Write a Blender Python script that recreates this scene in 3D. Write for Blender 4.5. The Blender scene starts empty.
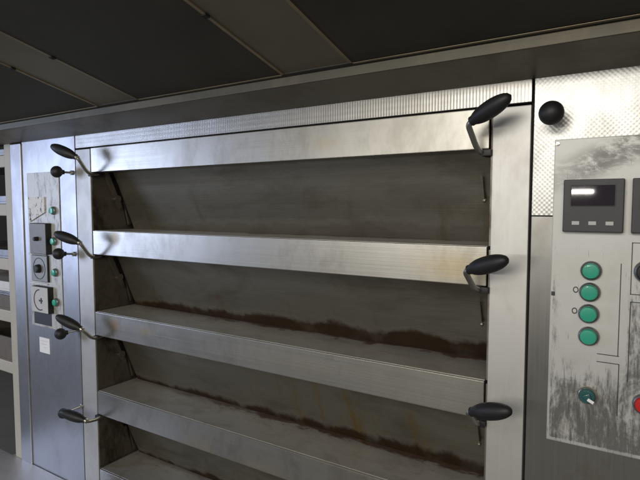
import bpy, bmesh, math, random
from mathutils import Vector, Matrix
random.seed(4)
C = bpy.context.scene.collection
K = 1.31                     # metres per drawing unit
Z0 = 1.6                     # height of the oven's uppermost front bar above the floor
FL = -Z0 / K                 # floor in drawing units
R = math.radians

# ------------------------------------------------------------------ objects
def W(p): return Vector((p[0]*K, p[1]*K, p[2]*K + Z0))

def thing(name, label, cat, base, group=None):
    o = bpy.data.objects.new(name, None); C.objects.link(o)
    o.location = W(base); o.empty_display_size = .1
    o['label'] = label; o['category'] = cat
    if group: o['group'] = group
    o['base'] = base
    return o

def obj(name, bm, mats, parent=None, smooth=False, label=None, base=None):
    """one mesh object from a bmesh drawn in drawing units"""
    b = Vector(parent['base']) if parent is not None else Vector(base or (0, 0, 0))
    bmesh.ops.transform(bm, matrix=Matrix.Scale(K, 4) @ Matrix.Translation(-b), verts=bm.verts)
    bmesh.ops.recalc_face_normals(bm, faces=bm.faces)
    me = bpy.data.meshes.new(name); bm.to_mesh(me); bm.free()
    for m in (mats if isinstance(mats, (list, tuple)) else [mats]): me.materials.append(m)
    if smooth:
        for p in me.polygons: p.use_smooth = True
        me.set_sharp_from_angle(angle=R(38))
    o = bpy.data.objects.new(name, me); C.objects.link(o)
    if parent is not None:
        o.parent = parent; o['base'] = tuple(b)
    else:
        o.location = W(b)
    if label: o['label'] = label
    return o

# ------------------------------------------------------------------ shapes
def B(): return bmesh.new()

def box(bm, x0, x1, y0, y1, z0, z1, bev=0, mat=0, seg=2, rot=None):
    r = bmesh.ops.create_cube(bm, size=1)
    vs = r['verts']
    M = Matrix.Translation(((x0+x1)/2, (y0+y1)/2, (z0+z1)/2))
    if rot: M = M @ rot
    bmesh.ops.transform(bm, matrix=M @ Matrix.Diagonal((x1-x0, y1-y0, z1-z0, 1)), verts=vs)
    fs = list({f for v in vs for f in v.link_faces})
    for f in fs: f.material_index = mat
    if bev:
        es = list({e for v in vs for e in v.link_edges})
        bmesh.ops.bevel(bm, geom=es, offset=bev, segments=seg, affect='EDGES', profile=.6)
    return bm

def lathe(bm, p0, d, prof, n=28, mat=0, cap=True):
    """prof: list of (distance along d, radius)"""
    d = Vector(d).normalized(); a = d.orthogonal().normalized(); b = d.cross(a)
    rings = []
    for t, r in prof:
        c = Vector(p0) + d*t
        if r < 1e-6: rings.append([bm.verts.new(c)])
        else: rings.append([bm.verts.new(c + a*r*math.cos(2*math.pi*i/n) + b*r*math.sin(2*math.pi*i/n)) for i in range(n)])
    for A, Bq in zip(rings, rings[1:]):
        for i in range(n):
            j = (i+1) % n
            if len(A) == 1 and len(Bq) == 1: continue
            if len(A) == 1: f = bm.faces.new((A[0], Bq[j], Bq[i]))
            elif len(Bq) == 1: f = bm.faces.new((A[i], A[j], Bq[0]))
            else: f = bm.faces.new((A[i], A[j], Bq[j], Bq[i]))
            f.material_index = mat
    if cap:
        for r_ in (rings[0], rings[-1]):
            if len(r_) > 1: bm.faces.new(r_).material_index = mat
    return bm

def tube(bm, pts, r, n=14, sub=6):
    """round bar through points, corners rounded"""
    P = [Vector(p) for p in pts]; Q = [P[0]]
    for i in range(1, len(P)-1):
        a, b, c = P[i-1], P[i], P[i+1]
        k = min((a-b).length, (c-b).length)*.45
        s, e = b+(a-b).normalized()*k, b+(c-b).normalized()*k
        for j in range(sub+1):
            t = j/sub; Q.append((1-t)**2*s + 2*t*(1-t)*b + t*t*e)
    Q.append(P[-1]); rings = []; up = None
    for i, q in enumerate(Q):
        t = (Q[min(i+1, len(Q)-1)] - Q[max(i-1, 0)]).normalized()
        if up is None: up = t.orthogonal().normalized()
        up = (up - t*up.dot(t)).normalized(); s = t.cross(up)
        rings.append([bm.verts.new(q + up*r*math.cos(2*math.pi*k/n) + s*r*math.sin(2*math.pi*k/n)) for k in range(n)])
    for A, Bq in zip(rings, rings[1:]):
        for k in range(n): bm.faces.new((A[k], A[(k+1) % n], Bq[(k+1) % n], Bq[k]))
    bm.faces.new(rings[0]); bm.faces.new(rings[-1])
    return bm

def prism(bm, poly, axis, a, b, mat=0):
    """extrude a 2-D outline along x, y or z from a to b"""
    def p(u, v, w): return {'x': (w, u, v), 'y': (u, w, v), 'z': (u, v, w)}[axis]
    A = [bm.verts.new(p(u, v, a)) for u, v in poly]; D = [bm.verts.new(p(u, v, b)) for u, v in poly]
    n = len(poly); fs = [bm.faces.new(A), bm.faces.new(D)]
    for i in range(n): fs.append(bm.faces.new((A[i], A[(i+1) % n], D[(i+1) % n], D[i])))
    for f in fs: f.material_index = mat
    return bm

# ------------------------------------------------------------------ materials
class N:
    """small node-tree writer"""
    def __init__(s, name):
        s.m = bpy.data.materials.new(name); s.m.use_nodes = True
        s.t = s.m.node_tree; s.bs = s.t.nodes['Principled BSDF']
    def n(s, typ, **kw):
        o = s.t.nodes.new(typ)
        for k, v in kw.items(): setattr(o, k, v)
        return o
    def put(s, sock, v):
        if hasattr(v, 'links') or hasattr(v, 'is_linked'): s.t.links.new(v, sock)
        elif isinstance(v, (tuple, list)) and len(v) == 3 and sock.type == 'RGBA': sock.default_value = (*v, 1)
        else: sock.default_value = v
    def math(s, op, a, b=None, c=None, clamp=False):
        o = s.n('ShaderNodeMath', operation=op, use_clamp=clamp)
        for i, v in enumerate((a, b, c)):
            if v is not None: s.put(o.inputs[i], v)
        return o.outputs[0]
    def coord(s, base):
        """coordinates in drawing units"""
        tc = s.n('ShaderNodeTexCoord')
        v = s.n('ShaderNodeVectorMath', operation='MULTIPLY_ADD')
        s.put(v.inputs[0], tc.outputs['Object']); v.inputs[1].default_value = (1/K,)*3; v.inputs[2].default_value = base
        return v.outputs[0]
    def scale(s, v, k):
        o = s.n('ShaderNodeVectorMath', operation='MULTIPLY'); s.put(o.inputs[0], v); o.inputs[1].default_value = k
        return o.outputs[0]
    def noise(s, v, sc=1, det=4, ro=.6, dist=0):
        o = s.n('ShaderNodeTexNoise'); s.put(o.inputs['Vector'], v); o.inputs['Scale'].default_value = sc
        o.inputs['Detail'].default_value = det; o.inputs['Roughness'].default_value = ro; o.inputs['Distortion'].default_value = dist
        return o.outputs['Fac']
    def smooth(s, v, a, b, lo=0, hi=1):
        o = s.n('ShaderNodeMapRange', interpolation_type='SMOOTHSTEP')
        s.put(o.inputs[0], v)
        for i, q in enumerate((a, b, lo, hi)): s.put(o.inputs[i+1], q)
        return o.outputs[0]
    def mix(s, f, a, b):
        o = s.n('ShaderNodeMix', data_type='RGBA'); s.put(o.inputs[0], f); s.put(o.inputs[6], a); s.put(o.inputs[7], b)
        return o.outputs[2]
    def xyz(s, v):
        o = s.n('ShaderNodeSeparateXYZ'); s.put(o.inputs[0], v); return o.outputs
    def bump(s, h, st, dist=.001, nrm=None):
        o = s.n('ShaderNodeBump'); o.inputs['Strength'].default_value = st; o.inputs['Distance'].default_value = dist
        s.put(o.inputs['Height'], h)
        if nrm is not None: s.put(o.inputs['Normal'], nrm)
        return o.outputs[0]
    def set(s, **kw):
        for k, v in kw.items(): s.put(s.bs.inputs[k.replace('_', ' ')], v)
        return s.m

OB = (-.5, .3, FL)           # base of the oven
HB = (-.5, -.4, -.05)
RB = (-1.66, .2, FL)

def steel(name, base=(.56, .55, .53), rough=.36, axis='x', pattern=None, dirt=.35, spots=(), ob=OB, metal=1.0, dirtcol=(.20, .17, .13)):
    s = N(name); v = s.coord(ob)
    k = {'x': (3, 200, 420), 'z': (420, 200, 3)}[axis]
    br = s.noise(s.scale(v, k), 1, 3, .6)
    sm = s.noise(s.scale(v, (7, 7, 5)), 1, 5, .62, .6)           # smears of grease
    fine = s.noise(s.scale(v, (60, 60, 34)), 1, 4, .7)
    col = s.mix(s.math('MULTIPLY_ADD', br, .3, .35), tuple(c*.86 for c in base), tuple(min(1, c*1.1) for c in base))
    dm = s.math('MULTIPLY', s.smooth(s.math('ADD', sm, s.math('MULTIPLY', fine, .35)), .62, .86), dirt)
    col = s.mix(dm, col, dirtcol)
    ro = s.math('ADD', s.math('MULTIPLY_ADD', br, .10, rough-.05), s.math('MULTIPLY', sm, .16))
    ro = s.math('ADD', ro, -.08)
    for (x, z, rx, rz, c, st) in spots:                           # rust or grease spots with a place of their own
        d = s.n('ShaderNodeVectorMath', operation='SUBTRACT'); s.put(d.inputs[0], v); d.inputs[1].default_value = (x, 0, z)
        L = s.n('ShaderNodeVectorMath', operation='LENGTH'); s.put(L.inputs[0], s.scale(d.outputs[0], (1/rx, 0, 1/rz)))
        q = s.math('ADD', L.outputs['Value'], s.math('MULTIPLY_ADD', sm, 1.2, -.6))
        f = s.math('MULTIPLY', s.smooth(q, 1.0, .1), st)
        col = s.mix(f, col, c); ro = s.math('ADD', ro, s.math('MULTIPLY', f, .2))
    nr = s.bump(s.noise(s.scale(v, (9, 9, 7)), 1, 2, .5), .22, .006, s.bump(br, .16, .0006))
    if pattern == 'dimple':                                       # leather-grain pressed sheet
        x, y, z = s.xyz(s.scale(v, (2*math.pi/.0040,)*3))
        h = s.math('MULTIPLY', s.math('SINE', s.math('MULTIPLY', x, .6)), s.math('SINE', s.math('MULTIPLY', z, .6)))
        nr = s.bump(s.math('MULTIPLY', h, s.smooth(sm, .3, .6, .35, 1.1)), .22, .0006, nr)
    if pattern == 'flute':
        x, y, z = s.xyz(s.scale(v, (2*math.pi/.0050,)*3))
        h = s.math('SINE', s.math('ADD', x, y)); h2 = s.math('SINE', s.math('MULTIPLY', z, .5))
        nr = s.bump(s.math('ADD', h, s.math('MULTIPLY', h2, .35)), .13, .0007, nr)
    return s.set(Base_Color=col, Metallic=metal, Roughness=ro, Normal=nr)

def plain(name, c, rough=.5, metal=0.0, var=.12, sc=40, bump=.05, coat=0.0):
    s = N(name); tc = s.n('ShaderNodeTexCoord').outputs['Object']
    f = s.noise(tc, sc, 5, .65)
    col = s.mix(f, tuple(q*(1-var) for q in c), tuple(min(1, q*(1+var)) for q in c))
    return s.set(Base_Color=col, Roughness=s.math('MULTIPLY_ADD', f, .16, rough-.08), Metallic=metal,
                 Normal=s.bump(f, bump, .001), Coat_Weight=coat)

M = {}
YEL = (.46, .33, .12); RUST = (.30, .12, .035)
M['column'] = steel('brushed_steel_upright', axis='z', rough=.52, dirt=.2, base=(.64, .63, .60), metal=.8)
M['bar'] = steel('brushed_steel_bar', axis='x', rough=.38, dirt=.35, base=(.53, .515, .47),
    spots=[(-.915, -.443, .035, .03, (.40, .22, .09), .5), (-.80, -.447, .05, .02, YEL, .4), (-.905, -.225, .03, .022, YEL, .4),
           (-.05, -.245, .10, .045, (.52, .40, .19), .5), (-.30, -.035, .05, .02, YEL, .25), (-.62, -.69, .08, .04, YEL, .3),
           (-.45, -.70, .12, .05, YEL, .25), (-.40, -.45, .2, .04, (.3, .25, .17), .3)])
M['frieze'] = steel('fluted_steel_frieze', pattern='flute', rough=.36, dirt=.2, base=(.48, .47, .44))
M['dimple'] = steel('dimpled_steel_sheet', pattern='dimple', axis='z', rough=.40, dirt=.3, base=(.50, .50, .485))
M['sheet'] = steel('brushed_steel_sheet', axis='z', rough=.36, dirt=.35, base=(.32, .315, .30))
M['sheet_cool'] = steel('brushed_steel_side_sheet', axis='z', rough=.40, dirt=.25, base=(.50, .505, .525))
M['shelf'] = steel('side_shelf_steel', axis='x', rough=.5, dirt=.2, base=(.7, .7, .72), metal=.7)
M['insert'] = plain('dark_blue_grey_insert', (.075, .08, .095), .4, .4)
M['carcass'] = plain('sooty_steel', (.05, .047, .042), .6, .6)
M['gap'] = plain('dark_gap', (.015, .014, .013), .8)
M['chamber'] = steel('stained_chamber_steel', axis='z', rough=.5, dirt=.9, base=(.26, .235, .20), dirtcol=(.07, .05, .03))

def door_mat():
    s = N('smoked_door_steel'); v = s.coord(OB); x, y, z = s.xyz(v)
    t = s.math('FRACT', s.math('DIVIDE', s.math('MULTIPLY', z, -1), .21))            # 0 top .. 1 bottom of each deck
    deck = s.math('FLOOR', s.math('DIVIDE', s.math('MULTIPLY', z, -1), .21))
    off = s.n('ShaderNodeCombineXYZ'); s.put(off.inputs[2], s.math('MULTIPLY', deck, 7.3))
    ad = s.n('ShaderNodeVectorMath', operation='ADD'); s.put(ad.inputs[0], v); s.put(ad.inputs[1], off.outputs[0]); v2 = ad.outputs[0]
    br = s.noise(s.scale(v, (2.5, 160, 330)), 1, 3, .6)
    big = s.noise(s.scale(v2, (5, 8, 14)), 1, 5, .65, .5)
    streak = s.noise(s.scale(v2, (26, 3, 5)), 1, 4, .7, .3)
    edge = s.noise(s.scale(v2, (9, 9, 9)), 1, 5, .6)
    col = s.mix(br, (.28, .265, .22), (.345, .328, .275))
    col = s.mix(s.math('MULTIPLY', s.smooth(big, .42, .72), .55), col, (.12, .104, .07))
    col = s.mix(s.math('MULTIPLY', s.math('MULTIPLY', s.smooth(streak, .55, .75), s.smooth(t, .5, .8)), .5), col, (.17, .10, .04))
    yel = s.math('MULTIPLY', s.math('MULTIPLY', s.smooth(streak, .48, .7), s.smooth(x, -.65, -.3)), s.math('MULTIPLY', s.smooth(deck, 1.5, 2), .85))
    col = s.mix(yel, col, (.33, .215, .06))
    # door foot: baked-on crust, with shadow painted in, olive on the top deck
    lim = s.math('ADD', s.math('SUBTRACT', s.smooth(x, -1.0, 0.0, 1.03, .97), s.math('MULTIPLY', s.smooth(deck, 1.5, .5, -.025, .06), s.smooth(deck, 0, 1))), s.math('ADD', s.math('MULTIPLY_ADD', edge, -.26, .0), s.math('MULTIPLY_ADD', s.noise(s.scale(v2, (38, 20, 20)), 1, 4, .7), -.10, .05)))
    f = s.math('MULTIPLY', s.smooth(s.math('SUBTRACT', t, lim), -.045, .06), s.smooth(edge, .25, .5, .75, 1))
    crust_shade = s.mix(s.noise(s.scale(v2, (30, 30, 60)), 1, 5, .7), s.mix(s.smooth(deck, 0, 1), (.04, .034, .022), (.012, .007, .003)), s.mix(s.smooth(deck, 0, 1), (.065, .05, .03), (.046, .021, .007)))
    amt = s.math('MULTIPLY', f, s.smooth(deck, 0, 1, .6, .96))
    col = s.mix(amt, col, crust_shade)
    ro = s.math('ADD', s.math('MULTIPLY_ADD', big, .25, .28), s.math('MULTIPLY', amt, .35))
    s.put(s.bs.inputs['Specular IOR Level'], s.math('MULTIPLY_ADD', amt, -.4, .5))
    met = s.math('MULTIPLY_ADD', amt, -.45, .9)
    return s.set(Base_Color=col, Roughness=ro, Metallic=met, Normal=s.bump(s.math('ADD', br, s.math('MULTIPLY', edge, .5)), .2, .001))
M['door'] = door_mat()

def sill_mat():
    s = N('stained_sill_steel'); v = s.coord(OB); x, y, z = s.xyz(v)
    br = s.noise(s.scale(v, (4, 220, 200)), 1, 3, .6); n = s.noise(s.scale(v, (14, 22, 9)), 1, 5, .65, .4)
    n2 = s.noise(s.scale(v, (34, 60, 11)), 1, 4, .7)
    col = s.mix(br, (.36, .35, .325), (.46, .445, .415))
    col = s.mix(s.math('MULTIPLY', s.smooth(n, .45, .75), .6), col, (.25, .22, .17))
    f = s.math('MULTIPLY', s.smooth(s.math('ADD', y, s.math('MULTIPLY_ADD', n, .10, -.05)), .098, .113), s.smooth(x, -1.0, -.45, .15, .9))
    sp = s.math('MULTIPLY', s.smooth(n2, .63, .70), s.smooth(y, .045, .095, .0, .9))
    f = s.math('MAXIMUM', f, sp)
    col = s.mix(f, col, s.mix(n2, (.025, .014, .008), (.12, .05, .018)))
    return s.set(Base_Color=col, Metallic=s.math('MULTIPLY_ADD', f, -.4, .55), Roughness=s.math('MULTIPLY_ADD', n, .25, .36),
                 Normal=s.bump(s.math('ADD', br, n2), .2, .001))
M['sill'] = sill_mat()

def plate_mat(name, worn_z, side):
    """white enamelled plate, scuffed down to grey metal"""
    s = N(name); v = s.coord(OB); x, y, z = s.xyz(v)
    st = s.noise(s.scale(v, (150, 20, 22)), 1, 5, .72, .3)
    blot = s.noise(s.scale(v, (26, 10, 14)), 1, 5, .7, .8)
    fine = s.noise(s.scale(v, (330, 60, 140)), 1, 3, .7)
    low = s.smooth(z, worn_z+.055, worn_z-.06)                               # rubbed bare at the foot
    amt = s.math('MULTIPLY', low, .345)
    amt = s.math('MAXIMUM', amt, .23 if side == 'left' else .06)
    if side == 'right':
        zs = s.math('ADD', z, s.math('MULTIPLY_ADD', x, -.42, .042))      # wiping marks climb to the right
        top = s.math('MULTIPLY', s.smooth(zs, -.135, -.112), s.smooth(zs, -.068, -.098))
        top = s.math('MULTIPLY', top, s.smooth(x, .088, .15, .45, 1))
        wipe = s.noise(s.scale(v, (30, 20, 60)), 1, 6, .75, .6)
        edge = s.math('MULTIPLY', s.smooth(x, .112, .092), s.smooth(z, -.20, -.27))
        amt = s.math('MAXIMUM', amt, s.math('MULTIPLY', edge, .26))
        rgt = s.smooth(x, .176, .186); amt = s.math('MAXIMUM', amt, s.math('MULTIPLY', rgt, s.smooth(z, -.16, -.3, .08, .3)))
        lft = s.math('MULTIPLY', s.smooth(x, .104, .092), s.smooth(z, -.10, -.13)); amt = s.math('MAXIMUM', amt, s.math('MULTIPLY', lft, .16))
    bx = .0868 if side == 'right' else -1.296
    bz = -.4895
    rim = s.math('MULTIPLY', s.smooth(x, bx+.001, bx+.0045), s.smooth(z, bz+.0015, bz+.0065)) if side == 'right' else 1.0
    amt = s.math('MULTIPLY', amt, rim)
    th = s.math('SUBTRACT', .80, amt)
    q = s.math('ADD', s.math('MULTIPLY', st, .5), s.math('MULTIPLY', blot, .5))
    q = s.math('ADD', q, s.math('MULTIPLY_ADD', fine, .16, -.08))
    f = s.math('MULTIPLY', s.smooth(s.math('SUBTRACT', q, th), -.10, .10), s.math('MULTIPLY_ADD', fine, .5, .75), clamp=True)
    col = s.mix(s.math('MULTIPLY', f, .93), s.mix(blot, (.50, .50, .475), (.64, .64, .615)), s.mix(fine, (.065, .065, .06), (.15, .148, .14)))
    if side == 'right':
        w2 = s.noise(s.scale(v, (120, 20, 200)), 1, 5, .75, .3)
        sm_ = s.smooth(s.math('ADD', wipe, s.math('MULTIPLY_ADD', w2, .35, -.175)), .33, .58)
        col = s.mix(s.math('MULTIPLY', s.math('MULTIPLY', top, sm_), .85), col, s.mix(w2, (.06, .06, .057), (.19, .19, .18)))
        film = s.math('MULTIPLY', low, s.math('MULTIPLY', s.smooth(blot, .35, .65), .45))
        col = s.mix(film, col, (.17, .17, .16))
    sc = s.noise(s.scale(v, (420, 40, 26)), 1, 2, .5)
    col = s.mix(s.math('MULTIPLY', s.smooth(sc, s.math('SUBTRACT', .70, s.math('MULTIPLY', low, .08)), s.math('SUBTRACT', .75, s.math('MULTIPLY', low, .06))), .75), col, (.10, .10, .095))
    return s.set(Base_Color=col, Metallic=.25, Roughness=s.math('MULTIPLY_ADD', blot, .2, .36), Normal=s.bump(s.math('SUBTRACT', 1, f), .25, .0006))
M['plate_r'] = plate_mat('scuffed_white_plate', -.365, 'right')
M['plate_l'] = plate_mat('scuffed_pale_plate', -.62, 'left')

def label_mat():
    s = N('torn_paper'); v = s.coord(OB)
    a = s.noise(s.scale(v, (110, 20, 48)), 1, 4, .7, 1.2)
    f = s.smooth(a, .555, .62)
    return s.set(Base_Color=s.mix(f, (.78, .78, .78), (.05, .05, .055)), Roughness=.6)
M['torn'] = label_mat()
M['black'] = plain('black_moulded_plastic', (.012, .012, .013), .52, var=.25, sc=25)
M['black_matt'] = plain('black_matt_plastic', (.014, .014, .014), .5, var=.25)
M['rod'] = plain('worn_rod_steel', (.42, .41, .38), .42, 1.0, sc=60)
M['bright'] = plain('bright_nut_steel', (.62, .60, .54), .3, 1.0)
M['grey'] = plain('dark_grey_plastic', (.045, .047, .05), .5, var=.1)
M['key'] = plain('pale_grey_key', (.50, .50, .48), .5)
M['green'] = plain('green_lens_plastic', (.03, .37, .24), .32, var=.16, sc=30, coat=.3)
M['teal'] = plain('dark_teal_plastic', (.02, .10, .10), .3, coat=.4)
M['red'] = plain('red_plastic', (.55, .02, .02), .35)
M['white'] = plain('white_card', (.88, .88, .90), .55, var=.03)
M['dial'] = plain('grey_dial_face', (.30, .30, .30), .45, .3, var=.3, sc=45)
M['dial_dark'] = plain('dark_dial_face', (.20, .195, .185), .45, .2, var=.35, sc=45)
M['dial_pale'] = plain('pale_dial_face', (.55, .55, .54), .5, var=.2, sc=45)
M['cream'] = plain('cream_paint', (.48, .455, .39), .5, var=.10, sc=14)
M['tin'] = plain('dull_tin', (.30, .30, .31), .42, .9, var=.3, sc=20)
M['wood'] = plain('brown_board', (.14, .122, .10), .6, var=.3, sc=20)
M['whitetray'] = plain('white_tray_plastic', (.70, .70, .70), .45, var=.08)
s = N('screen_glass'); M['screen'] = s.set(Base_Color=(.020, .014, .022), Roughness=.035, Coat_Weight=.5)
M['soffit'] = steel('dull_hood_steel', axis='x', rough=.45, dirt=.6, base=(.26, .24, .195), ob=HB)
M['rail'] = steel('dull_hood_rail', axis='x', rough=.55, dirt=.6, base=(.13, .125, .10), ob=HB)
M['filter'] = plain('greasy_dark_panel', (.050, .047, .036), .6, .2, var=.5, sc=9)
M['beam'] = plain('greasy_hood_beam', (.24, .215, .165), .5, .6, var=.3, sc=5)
M['trim'] = plain('hood_edge_trim', (.34, .28, .19), .45, .6, var=.4, sc=12)

# ------------------------------------------------------------------ the oven
P = .21; H = .0615           # deck pitch, height of a front bar
WL, WR = .0632, .0556
XL = -1.0
oven = thing('deck_oven', 'stainless steel multi-deck bakery oven with slanted doors, black handles and control panels', 'oven', OB)

bm = B(); box(bm, -1.36, .32, .16, .75, FL, .10); box(bm, -1.36, .32, .012, .16, .0335, .10)
obj('carcass', bm, M['carcass'], oven)
for x0, x1 in ((XL-WL+.0015, XL), (0, WR-.0015)):
    bm = B(); box(bm, x0, x1, 0, .155, FL, -.0015, .0012)
    obj('upright', bm, M['column'], oven)
bm = B(); box(bm, XL-WL+.0015, WR-.0015, .0005, .011, .0025, .1, .0008); obj('frieze', bm, M['frieze'], oven)
bm = B(); box(bm, XL-.002, .002, .0135, .1545, -.0014, .03); obj('header', bm, M['gap'], oven)

for k in range(6):
    z = -P*k
    bm = B(); box(bm, XL+.0058, -.0045, -.0015, .030, z-H, z-.0004, .0016, seg=3)
    obj('front_bar', bm, M['bar'], oven)
    if k:
        bm = B(); box(bm, XL+.0062, -.0049, .0032, .1535, z-.012, z+.0005, .0004); obj('sill', bm, M['sill'], oven)
    if k == 5: break
    # inward-slanting door; the bend near its top is added to imitate shading
    zt, zb = z-.030, z-P+.0005
    prof = [(.0385, zt), (.0690, z-.0900), (.0720, z-.0965), (.0742, z-.1030), (.1170, zb), (.1215, zb), (.0787, z-.1010), (.0765, z-.0945), (.0735, z-.0880), (.0430, zt)]
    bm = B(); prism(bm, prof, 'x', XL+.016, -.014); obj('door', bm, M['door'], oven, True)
    for xs, sg in ((XL, 1), (0, -1)):
        # cheek of the chamber, and the hinge arm that carries the door
        bm = B(); box(bm, *sorted((xs+sg*.0004, xs+sg*.0026)), .0025, .153, z-P+.0008, z-.005)
        obj('chamber_cheek', bm, M['chamber'], oven)
        bm = B()
        xa, xb = sorted((xs+sg*.0032, xs+sg*.0130))
        prism(bm, [(.030, z-.058), (.040, z-.052), (.083, z-.150), (.076, z-.156)], 'x', xa, xb)
        prism(bm, [(.088, z-.126), (.098, z-.130), (.112, z-.196), (.104, z-.198)], 'x', xa+.002, xb-.002)
        lathe(bm, (xa-.0004, .071, z-.128), (1, 0, 0), [(0, .009), (xb-xa+.0012, .009)], 16)
        obj('hinge_arm', bm, M['chamber'], oven)
    bm = B()
    prism(bm, [(.0655, z-.098), (.062, z-.098), (.078, z-.140), (.0875, z-.138)], 'x', -.034, -.030)
    lathe(bm, (-.030, .080, z-.138), (0, -1, -.4), [(0, .003), (.005, .003), (.006, .0015)], 12)
    obj('hinge_clip', bm, M['door'], oven)

# crank handles: bar from the door pivot, oval black grip
lift = {(1, 0): .0375, (1, 1): .032, (1, 2): .030, (1, 3): .031, (-1, 0): .036, (-1, 1): .0365, (-1, 2): .030, (-1, 3): .006, (1, 4): .03, (-1, 4): .02}
tip = {(1, 0): (.060, .0265), (1, 1): (.062, .0215), (1, 2): (.0635, .0235), (-1, 0): (.0665, .030), (-1, 1): (.064, .0235), (-1, 2): (.068, .030), (-1, 3): (.071, .017)}
inset = {(1, 2): -.008, (1, 0): .0, (-1, 2): -.002, (-1, 3): .004}
for k in range(5):
    z = -P*k - H - .0055
    for sg in (1, -1):
        e = lift.get((sg, k), .03); tx, tz = tip.get((sg, k), (.064, .024)); dx = inset.get((sg, k), 0)
        def X(x): return x if sg > 0 else -1-x
        base = Vector((X(-.0165-dx), -.050, z+e+.004))
        bm = B()
        gd = Vector((sg*tx, -.0245, tz)).normalized()
        tube(bm, [(X(-.009), .024, z), (X(-.0165-dx*.6), -.016, z-.001), tuple(base-gd*.0085+Vector((0, 0, -.001))), tuple(base+gd*.006)], .0044)
        h = obj('handle', bm, M['rod'], oven, True)
        bm = B(); box(bm, *sorted((X(-.0150), X(-.0006))), -.0075, .026, z-.0055, z+.0045, .0015)
        obj('pivot_bush', bm, M['black_matt'], h, True)
        d = Vector((sg*tx, -.0245, tz)); L = d.length
        prof = [(0, .0062), (.0004, .0072)]
        for i in range(1, 17):
            t = i/16; r = .0128*(1-abs(2*(t*.97+.03)-1.0)**2.25)**.56 if t < 1 else 0
            prof.append((t*L, r))
        bm = B(); lathe(bm, base - d*.03, d, prof, 32); obj('grip', bm, M['black'], h, True)
        if sg < 0:
            bm = B(); lathe(bm, base - d.normalized()*.0085, d, [(0, .0052), (.0008, .006), (.0075, .006), (.0085, .0052)], 18); obj('collar', bm, M['bright'], h, True)

# side cabinets
bm = B(); box(bm, WR+.0022, .32, .0003, .012, -.162, .0995, .0008); obj('dimpled_panel', bm, M['dimple'], oven)
bm = B(); box(bm, WR+.0022, .32, .0012, .012, FL, -.1632, .0006); obj('cabinet_panel', bm, M['sheet'], oven)
bm = B(); box(bm, -1.322, XL-WL-.0018, .0003, .012, FL, .0995, .0008); obj('side_panel', bm, M['sheet_cool'], oven)
bm = B(); box(bm, -1.379, -1.3222, -.004, .16, FL, .0325, .0025, seg=3); obj('corner_post', bm, M['sheet_cool'], oven)
bm = B(); box(bm, WR-.003, WR+.0035, .0125, .1, FL, .0995); box(bm, XL-WL-.0035, XL-WL+.003, .0125, .1, FL, .0995); box(bm, -1.002, .002, .0125, .0134, -.0015, .004)
obj('seam', bm, M['gap'], oven)
bm = B(); box(bm, -1.52, XL-.045, -.30, -.0008, -.945, -.9175, .003); obj('side_shelf', bm, M['shelf'], oven)

# damper knobs
def damper(base, ball, r=.0152):
    b0, b1 = Vector(base), Vector(ball); d = b1-b0
    bm = B(); tube(bm, [tuple(b0), tuple(b0+d*.5), tuple(b1)], .0028, 12)
    lathe(bm, b0, (0, -1, 0), [(0, .006), (.004, .006), (.005, .004)], 16)
    o = obj('damper_rod', bm, M['rod'], oven, True)
    prof = [(-r*math.cos(math.pi*i/16)*.96, r*math.sin(math.pi*i/16)) for i in range(17)]
    bm = B(); lathe(bm, b1, d, [(a, q if 0 < i < 16 else 0) for i, (a, q) in enumerate(prof)], 28)
    lathe(bm, b1-d.normalized()*(r+.003), d, [(0, .0055), (.005, .0062)], 16)
    obj('ball', bm, M['black'], o, True)
damper((.086, 0, -.0215), (.0862, -.037, -.0222), .0163)
damper((-1.078, 0, -.060), (-1.0886, -.036, -.059))
damper((-1.080, 0, -.2745), (-1.0925, -.036, -.2718))
damper((-1.070, 0, -.4780), (-1.0957, -.036, -.4845))
damper((-1.066, 0, -.6850), (-1.0960, -.036, -.7000), .0135)

# right control plate
def part(name, bm, m, parent, smooth=False, label=None): return obj(name, bm, m, parent, smooth, label)
bm = B(); box(bm, .0868, .262, -.0022, .0002, -.4895, -.0545, .0012); plate = obj('control_plate', bm, M['plate_r'], oven)
bm = B()
def line(x0, z0, x1, z1, w=.0011): box(bm, min(x0, x1)-w/2, max(x0, x1)+w/2, -.00255, -.002, min(z0, z1)-w/2, max(z0, z1)+w/2)
for a in ((.1735, -.226, .1735, -.352), (.149, -.3525, .1745, -.3525), (.149, -.3635, .1745, -.3635), (.1752, -.3635, .1752, -.435),
          (.1855, -.197, .1855, -.266), (.1855, -.266, .225, -.266), (.1855, -.197, .225, -.197), (.1860, -.2765, .1860, -.385), (.1860, -.2765, .225, -.2765)): line(*a)
obj('engraved_line', bm, M['grey'], plate)
for x, z in ((.0905, -.0605), (.2575, -.0605)):
    bm = B(); lathe(bm, (x, -.0022, z), (0, -1, 0), [(0, .0034), (.0012, .003), (.0016, .001), (.0016, 0)], 14); obj('rivet', bm, M['bright'], plate, True)
bm = B(); box(bm, .0880, .0928, -.0032, -.0021, -.2765, -.2705, .0006); box(bm, .0893, .0915, -.0040, -.0031, -.2748, -.2722, .0003); obj('catch', bm, M['grey'], plate)

for x0 in (.1010, .1832):
    z1 = -.1116; S = .0735
    bm = B(); box(bm, x0, x0+S, -.0125, -.0021, z1-S+.001, z1, .0020, seg=3); box(bm, x0+.0088, x0+S-.0098, -.0133, -.0124, z1-.0372, z1-.0075, .0004)
    c = obj('temperature_controller', bm, M['grey'], oven)
    bm = B(); box(bm, x0+.0100, x0+S-.0108, -.0139, -.0128, z1-.0362, z1-.0084, .0005); obj('screen', bm, M['screen'], c)
    for i in range(3):
        xk = x0 + .0165 + i*.0205
        bm = B(); box(bm, xk-.0048, xk+.0048, -.0139, -.0124, z1-.0625, z1-.0572, .0008); obj('key', bm, M['key'], c)

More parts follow.
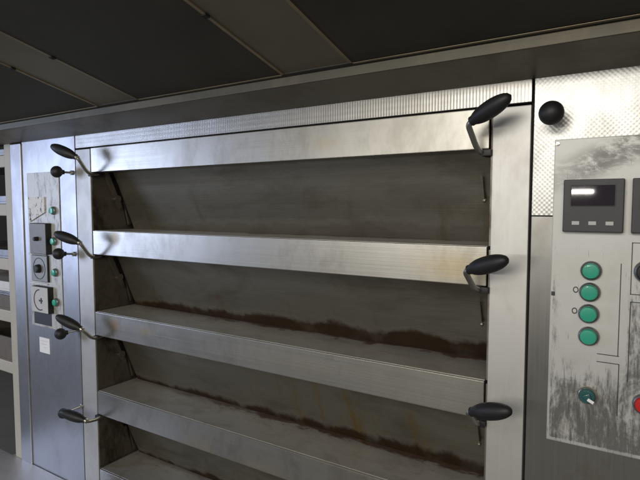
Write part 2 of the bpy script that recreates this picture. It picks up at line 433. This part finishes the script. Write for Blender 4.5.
def button(x, z, m, r=.0108, name='push_button', y=-.0022):
    bm = B(); lathe(bm, (x, y, z), (0, -1, 0), [(0, r*1.24), (.0035, r*1.24), (.0058, r*1.16), (.0066, r*1.05), (.0050, r*1.0)], 32)
    o = obj(name, bm, M['tin'] if m != 'teal' else M['bright'], oven, True)
    bm = B(); lathe(bm, (x, y-.003, z), (0, -1, 0), [(0, r*.985), (.0062, r*.975), (.0076, r*.88), (.0080, r*.6), (.0079, 0)], 32)
    obj('cap', bm, M[m], o, True)
    return o
for x, z in ((.1380, -.2372), (.1372, -.2672), (.1368, -.2975), (.1378, -.3290)): button(x, z, 'green')
for x, z in ((.1195, -.2655), (.1188, -.2955)):
    bm = B()
    for i in range(18):
        a0, a1 = 2*math.pi*i/18, 2*math.pi*(i+1)/18
        prism(bm, [(x+q*math.cos(a), z+q*1.25*math.sin(a)) for q, a in ((.0024, a0), (.0036, a0), (.0036, a1), (.0024, a1))], 'y', -.0026, -.0020)
    obj('engraved_ring', bm, M['grey'], plate)
o = button(.1388, -.4125, 'teal', .0102, 'selector_switch')
bm = B(); rt = Matrix.Rotation(R(-24), 4, 'Y'); box(bm, .1335, .1440, -.0165, -.0095, -.4168, -.4085, .0022, rot=rt); obj('lever', bm, M['teal'], o, True)
bm = B(); rt = Matrix.Rotation(R(27), 4, 'Y'); box(bm, .1395, .1480, -.0178, -.0160, -.4188, -.4145, .0006, rot=rt); obj('pointer', bm, M['white'], o)
o = button(.2062, -.4120, 'red', .0112, 'stop_button')
o = button(.2035, -.2345, 'black', .0125, 'rotary_switch')
bm = B(); box(bm, .1985, .2085, -.019, -.009, -.245, -.224, .002); obj('lever', bm, M['black'], o)

# left control plate with its dials
bm = B()
box(bm, -1.296, -1.138, -.0022, .0002, -.4455, -.0540, .0010)
box(bm, -1.2945, -1.283, -.00215, .0002, -.4905, -.4456, .0006); box(bm, -1.193, -1.148, -.00215, .0002, -.4905, -.4456, .0006); box(bm, -1.2828, -1.1932, -.00215, .0002, -.4905, -.4845, .0006)
lp = obj('control_plate', bm, M['plate_l'], oven)
bm = B(); box(bm, -1.2826, -1.1934, -.0012, .0001, -.4843, -.4457); obj('window_insert', bm, M['insert'], lp)
bm = B(); prism(bm, [(-1.288, -.122), (-1.205, -.122), (-1.205, -.165), (-1.282, -.192)], 'y', -.0062, -.0024); obj('paper_label', bm, M['torn'], lp, label='torn white paper label with black scribbles')
def dial(z0, z1, face, depth, ring, knob):
    sh = 1.55*depth
    bm = B(); box(bm, -1.2895+sh, -1.2070+sh*.97, -depth, -.0021, z0, z1, .0022); o = obj('timer_dial', bm, M['black_matt'], oven)
    bm = B(); box(bm, -1.2880+sh, -1.2085+sh*.97, -depth-.0012, -depth+.0005, z0+.0015, z1-.0015, .0006); obj('face', bm, M[face], o)
    zc = (z0+z1)/2; xc = -1.2475+sh
    if ring:
        bm = B(); n = 40
        for r0, r1, a0, a1 in ((.0285, .0305, 0, 2*math.pi),) if ring == 1 else ((.027, .0300, 1.6, 5.1),):
            for i in range(n):
                aa = [a0+(a1-a0)*(i+j)/n for j in (0, 1)]
                poly = [(xc+r*math.cos(a), zc+r*math.sin(a)) for r, a in ((r0, aa[0]), (r1, aa[0]), (r1, aa[1]), (r0, aa[1]))]
                prism(bm, poly, 'y', -depth-.0020, -depth-.0010)
        if ring == 2:
            box(bm, xc-.004, xc+.014, -depth-.0020, -depth-.0010, zc-.0045, zc+.0005); box(bm, xc+.004, xc+.010, -depth-.0019, -depth-.0010, zc-.010, zc+.006)
        obj('scale_ring', bm, M['grey'], o)
    if knob:
        bm = B(); lathe(bm, (xc, -depth-.001, zc), (0, -1, 0), [(0, knob), (.010, knob*.9), (.012, knob*.7), (.012, 0)], 24); obj('knob', bm, M['black_matt'], o, True)
dial(-.281, -.1945, 'dial_dark', .018, 0, .0062)
dial(-.3600, -.2850, 'dial', .008, 1, .0125)
dial(-.4455, -.3715, 'dial_pale', .018, 2, 0)
for za in (-.2830, -.3660):
    bm = B(); box(bm, -1.293, -1.203, -.0065, -.0021, za-.0018, za+.0018, .0006); obj('edge_strip', bm, M['whitetray'], lp)
for z in (-.1600, -.2435, -.3295, -.4120): button(-1.1635, z, 'green', .0092, 'indicator_lamp')
bm = B(); box(bm, -1.2620, -1.2110, -.0012, .0002, -.5665, -.5225, .0004)
st = obj('sticker', bm, M['white'], oven)
bm = B()
for i, (a, b) in enumerate(((-1.253, -1.219), (-1.253, -1.226), (-1.240, -1.228))): box(bm, a, b, -.00145, -.0011, -.5325-i*.009, -.5315-i*.009)
obj('print', bm, M['key'], st)

# ------------------------------------------------------------------ the hood above
hood = thing('extractor_hood', 'dark greasy extractor hood reaching out above the oven front', 'hood', HB)
XA, XB = -2.2, .75
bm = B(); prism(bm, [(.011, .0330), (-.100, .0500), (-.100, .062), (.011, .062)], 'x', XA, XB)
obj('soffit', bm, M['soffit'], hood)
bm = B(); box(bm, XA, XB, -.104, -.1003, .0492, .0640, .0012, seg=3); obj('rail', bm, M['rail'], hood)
def hz(y): return .0640 - .236*(y+.106)
def slab(bm, x0, x1, y0, y1, lift=0, th=.006):
    prism(bm, [(y0, hz(y0)+lift), (y1, hz(y1)+lift), (y1, hz(y1)+lift+th), (y0, hz(y0)+lift+th)], 'x', x0, x1)
YF = -.52
cuts = [(-1.43, -.799, 0), (-.673, -.307, 1), (-.184, .235, 2)]
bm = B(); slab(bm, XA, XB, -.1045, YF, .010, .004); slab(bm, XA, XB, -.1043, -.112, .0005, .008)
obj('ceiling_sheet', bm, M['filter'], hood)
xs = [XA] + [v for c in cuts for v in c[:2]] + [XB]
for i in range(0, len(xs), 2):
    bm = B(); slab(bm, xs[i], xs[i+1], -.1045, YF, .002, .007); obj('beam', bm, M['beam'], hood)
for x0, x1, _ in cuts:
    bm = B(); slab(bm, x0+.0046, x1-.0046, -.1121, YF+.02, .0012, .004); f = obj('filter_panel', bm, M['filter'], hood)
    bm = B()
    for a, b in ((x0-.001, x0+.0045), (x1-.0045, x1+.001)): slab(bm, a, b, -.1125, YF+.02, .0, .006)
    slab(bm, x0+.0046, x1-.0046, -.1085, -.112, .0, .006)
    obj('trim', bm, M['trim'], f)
    for xc in (x0+.002, x1-.002):
        for yc in (-.285, -.46):
            bm = B(); slab(bm, xc-.004, xc+.004, yc+.004, yc-.004, -.0015, .006); obj('bracket', bm, M['gap'], f)
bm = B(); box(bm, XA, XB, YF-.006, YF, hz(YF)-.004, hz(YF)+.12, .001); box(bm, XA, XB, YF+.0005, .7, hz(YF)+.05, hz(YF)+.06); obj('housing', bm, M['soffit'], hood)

# ------------------------------------------------------------------ rack beside the oven
rack = thing('tray_rack', 'cream painted tray rack standing beside the left end of the oven', 'rack', RB)
X0, X1 = -1.93, -1.386
for x in (X0, X1-.036):
    for y in (.0, .46):
        bm = B(); box(bm, x, x+.036, y, y+.03, FL, .06, .004); obj('post', bm, M['cream'], rack)
lev = [.005, -.1405, -.3060, -.4660, -.6260, -1.15]
for z in lev:
    bm = B(); box(bm, X0+.0365, X1-.0365, .002, .018, z-.036, z, .003); box(bm, X0+.0365, X1-.0365, .462, .478, z-.036, z, .003)
    for x in (X0+.002, X1-.030): box(bm, x, x+.026, .0305, .4595, z-.034, z-.001, .002)
    obj('shelf_rail', bm, M['cream'], rack)
def tray(z, h, m, name, label, cat, y0=.004):
    bm = B(); x0, x1, y1, w = X0+.042, X1-.040, .45, .006
    box(bm, x0, x1, y0, y1, z+.0008, z+.0068); 
    for a in ((x0, x1, y0, y0+w), (x0, x1, y1-w, y1), (x0, x0+w, y0+w, y1-w), (x1-w, x1, y0+w, y1-w)): box(bm, *a, z+.0070, z+h, .0008)
    o = obj(name, bm, M[m], None, base=((x0+x1)/2, .2, z)); o['label'] = label; o['category'] = cat; o['group'] = 'trays on the cream rack'
tray(lev[0], .018, 'tin', 'baking_tray', 'grey metal baking tray on the topmost shelf of the cream rack', 'tray')
tray(lev[1], .024, 'tin', 'baking_tray', 'grey metal baking tray on the second shelf from the top of the cream rack', 'tray')
tray(lev[2], .026, 'tin', 'baking_tray', 'grey metal tray just above the white tray on the cream rack', 'tray')
tray(lev[3], .045, 'wood', 'bread_board', 'brown board tray directly under the white tray on the rack', 'tray')
tray(lev[3]+.058, .030, 'whitetray', 'plastic_tray', 'white shallow plastic tray on the middle of the cream rack', 'tray')
tray(lev[4], .075, 'wood', 'bread_crate', 'deep brown crate on the lowest visible shelf of the cream rack', 'crate')
tray(lev[3]+.0455, .012, 'tin', 'baking_tray', 'thin grey tray sandwiched between the brown board tray and the white tray on the rack', 'tray')

# ------------------------------------------------------------------ setting
def sheet(name, x0, x1, y0, y1, z0, z1, m):
    bm = B(); box(bm, x0, x1, y0, y1, z0, z1); o = obj(name, bm, m, None, base=((x0+x1)/2, (y0+y1)/2, z0)); o['kind'] = 'structure'
sheet('floor', -6, 5, -6, 1.6, FL-.05, FL, plain('grey_tiles', (.20, .195, .185), .45, var=.15, sc=8))
sheet('back_wall', -6, 5, 1.0, 1.08, FL+.001, 1.6, plain('dim_wall', (.035, .033, .03), .7))

# ------------------------------------------------------------------ light
w = bpy.data.worlds.new('World'); bpy.context.scene.world = w; w.use_nodes = True
bg = w.node_tree.nodes['Background']; bg.inputs[0].default_value = (1.0, .98, .91, 1); bg.inputs[1].default_value = .17
def area(name, p, target, sx, sy, power, col):
    l = bpy.data.lights.new(name, 'AREA'); l.shape = 'RECTANGLE'; l.size = sx*K; l.size_y = sy*K; l.energy = power; l.color = col
    o = bpy.data.objects.new(name, l); C.objects.link(o); o.location = W(p)
    o.rotation_euler = (W(target)-W(p)).to_track_quat('-Z', 'Y').to_euler()
area('work_lamp', (-.10, -1.02, .27), (.05, 0, -.12), .44, .20, 2.5, (1.0, .95, .87))
area('window_light', (-3.0, -1.5, -.10), (-1.15, 0, -.25), .6, .8, 27, (.58, .69, 1.0))
area('tube_light', (-.75, -2.2, -.069), (-.45, 0, -.2), 1.45, .014, 12, (1.0, .96, .88))
area('room_fill', (.5, -3.6, .85), (-.4, 0, -.5), 2.8, .6, 86, (1.0, .95, .86))  # unseen fill lamp added to lift the brightness of the whole front

# ------------------------------------------------------------------ camera
cam = bpy.data.cameras.new('Camera'); co = bpy.data.objects.new('Camera', cam); C.objects.link(co)
co.location = W((.1963, -.7989, -.1489))
co.rotation_euler = (R(90-3.7267), R(0), R(32.2396))
cam.sensor_width = 36; cam.lens = 36*512.07/640; cam.clip_start = .02; cam.clip_end = 200
sc = bpy.context.scene; sc.camera = co
sc.render.engine = 'CYCLES'
sc.view_settings.view_transform = 'Standard'; sc.view_settings.look = 'None'
sc.view_settings.exposure = 0; sc.view_settings.gamma = 1
sc.cycles.max_bounces = 8
sc.cycles.use_denoising = True
